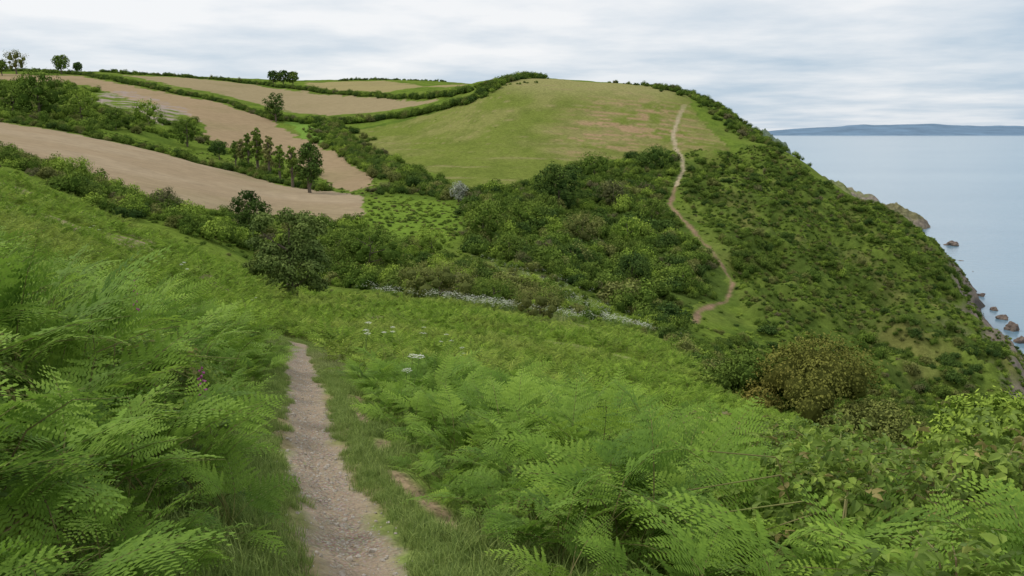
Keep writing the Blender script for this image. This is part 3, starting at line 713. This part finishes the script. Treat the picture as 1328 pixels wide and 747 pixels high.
def headland(name, cx, cy, rx, ry, h, col_top, col_rock, nx=120, ny=80, ns_=1., seed=0):
    a = np.linspace(-1.15, 1.15, nx); b = np.linspace(-1.15, 1.15, ny); U, V = np.meshgrid(a, b, indexing='ij')
    X = U*rx; Y = V*ry
    q = np.clip(1-(U**2+V**2)+.6*(fbm(U*3+seed, V*3, seed)-.5), -.3, 1)
    Zv = np.sign(q)*np.abs(q)**.8*h*(.6+.8*fbm(U*3, V*3, seed+3))+(fbm(U*9, V*9, seed+5)-.5)*h*.4*ns_
    me = gridmesh(name, X+cx, Y+cy, Zv+SEA)
    C2 = np.zeros(X.shape+(4,)); C2[..., 3] = 1
    s = np.clip((Zv/h-.4+.5*(fbm(U*8, V*8, 9)-.5))*8, 0, 1)
    for i in range(3): C2[..., i] = col_rock[i]*(1-s)+col_top[i]*s
    at_ = me.attributes.new('cover', 'FLOAT_COLOR', 'POINT'); at_.data.foreach_set('color', C2.astype(np.float32).ravel())
    me.materials.append(M_HEAD); return link(bpy.data.objects.new(name, me))
headland('rocky_headland', 260, 790, 70, 80, 29, (.17, .19, .08), (.25, .215, .175), seed=3)
headland('rocky_headland', 274, 640, 34, 40, 14, (.18, .17, .09), (.24, .20, .15), seed=8)
headland('coastal_headland', 460, 1650, 70, 200, 62, (.13, .17, .12), (.22, .22, .2), seed=12)
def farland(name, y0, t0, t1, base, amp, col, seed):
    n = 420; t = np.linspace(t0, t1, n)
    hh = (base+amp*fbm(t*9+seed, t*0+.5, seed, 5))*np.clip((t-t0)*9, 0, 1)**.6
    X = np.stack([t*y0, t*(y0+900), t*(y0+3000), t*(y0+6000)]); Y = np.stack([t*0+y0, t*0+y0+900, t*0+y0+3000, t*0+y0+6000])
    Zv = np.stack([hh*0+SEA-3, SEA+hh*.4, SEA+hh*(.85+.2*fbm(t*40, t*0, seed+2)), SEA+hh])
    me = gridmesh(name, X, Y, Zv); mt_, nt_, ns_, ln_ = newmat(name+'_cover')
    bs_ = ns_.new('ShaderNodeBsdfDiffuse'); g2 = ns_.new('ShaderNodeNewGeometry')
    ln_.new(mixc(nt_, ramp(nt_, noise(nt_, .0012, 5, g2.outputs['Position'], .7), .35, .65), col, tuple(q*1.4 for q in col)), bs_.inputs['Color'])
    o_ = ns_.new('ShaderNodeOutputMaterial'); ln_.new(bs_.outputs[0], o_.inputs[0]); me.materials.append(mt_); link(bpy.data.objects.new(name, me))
farland('distant_coast', 21000, .275, 1.6, 190, 260, (.14, .21, .29), 5)  # blue-grey distance haze is painted into the land's base colour
M_ROCK = plain('sea_rock', (.13, .10, .085), (.24, .19, .15), .6, .9, .6, 1.2)
def rock(x, y, sx, sy, sz, seed):
    me = rockmesh('sea_rock', seed, M_ROCK, 4, .45); o_ = link(bpy.data.objects.new('sea_rock', me)); o_.location = (x, y, SEA-.2); o_.scale = (sx, sy, sz); o_.rotation_euler[2] = seed
def seapt(u, v): y_ = SEA/ratio(v); return tan_az(u, v)*y_, y_
for i, (u, v, w, h_) in enumerate([(1236,318,10,6),(1219,322,3,2),(1246,338,4,1),(1262,352,2,1),(1312,428,9,11),(1300,414,7,7),(1324,444,9,9),(1288,402,5,6),(1338,436,6,5),(1180,288,6,4),(1168,280,7,5),(1272,384,5,5)]):
    q = seapt(u, v); sc = q[1]/1105; rock(q[0], q[1], w*sc, w*sc*.8, h_*sc*1.3, i+1)
# ---------------------------------------------------------------- light
w = bpy.data.worlds.new('World'); SC.world = w; w.use_nodes = True; nt = w.node_tree; nt.nodes.clear(); ns = nt.nodes; ln = nt.links
SUN_EL, SUN_AZ = 50, -75
sk = ns.new('ShaderNodeTexSky'); sk.sky_type = 'NISHITA'; sk.sun_disc = False; sk.sun_elevation = math.radians(SUN_EL); sk.sun_rotation = math.radians(SUN_AZ)
tc = ns.new('ShaderNodeTexCoord'); sp = ns.new('ShaderNodeSeparateXYZ'); ln.new(tc.outputs['Generated'], sp.inputs[0])
zc = mathn(nt, 'ADD', mathn(nt, 'MAXIMUM', sp.outputs['Z'], 0), .08)
cb = ns.new('ShaderNodeCombineXYZ'); ln.new(mathn(nt, 'DIVIDE', sp.outputs['X'], zc), cb.inputs[0]); ln.new(mathn(nt, 'DIVIDE', sp.outputs['Y'], zc), cb.inputs[1])
c1 = noise(nt, .8, 7, cb.outputs[0], .55); c2 = noise(nt, .3, 3, cb.outputs[0], .5)
f = mathn(nt, 'ADD', mathn(nt, 'MULTIPLY', ramp(nt, c1, .36, .62), .65), mathn(nt, 'MULTIPLY', ramp(nt, c2, .38, .6), .4))
f = mathn(nt, 'ADD', f, ramp(nt, sp.outputs['Z'], .0, .16, -.12, .24))
f = mathn(nt, 'SUBTRACT', f, ramp(nt, sp.outputs['X'], -.2, .5, -.15, .2), True)
cl = mixc(nt, f, (.50, .62, .74), (.94, .95, .965))
sc = ns.new('ShaderNodeVectorMath'); sc.operation = 'SCALE'; sc.inputs['Scale'].default_value = .1; ln.new(sk.outputs[0], sc.inputs[0])
fin = mixc(nt, .93, sc.outputs[0], cl)
bg = ns.new('ShaderNodeBackground'); ln.new(fin, bg.inputs[0]); bg.inputs[1].default_value = 1.0
o = ns.new('ShaderNodeOutputWorld'); ln.new(bg.outputs[0], o.inputs[0])
sl = bpy.data.lights.new('sun', 'SUN'); sl.energy = 1.5; sl.angle = math.radians(10); sl.color = (1, .95, .87)
so = link(bpy.data.objects.new('sun', sl))
az = math.radians(SUN_AZ); el = math.radians(SUN_EL)
sd = Vector((math.sin(az)*math.cos(el), math.cos(az)*math.cos(el), math.sin(el))); so.rotation_euler = sd.to_track_quat('Z', 'Y').to_euler()
cam = bpy.data.cameras.new('camera'); co = link(bpy.data.objects.new('camera', cam)); cam.sensor_width = 36; cam.lens = F/1328*36
cam.clip_start = .05; cam.clip_end = 200000
co.location = (0, 0, 0); co.rotation_euler = (math.radians(90)-P, 0, 0); SC.camera = co
SC.view_settings.view_transform = 'Standard'; SC.view_settings.look = 'None'; SC.view_settings.exposure = 0
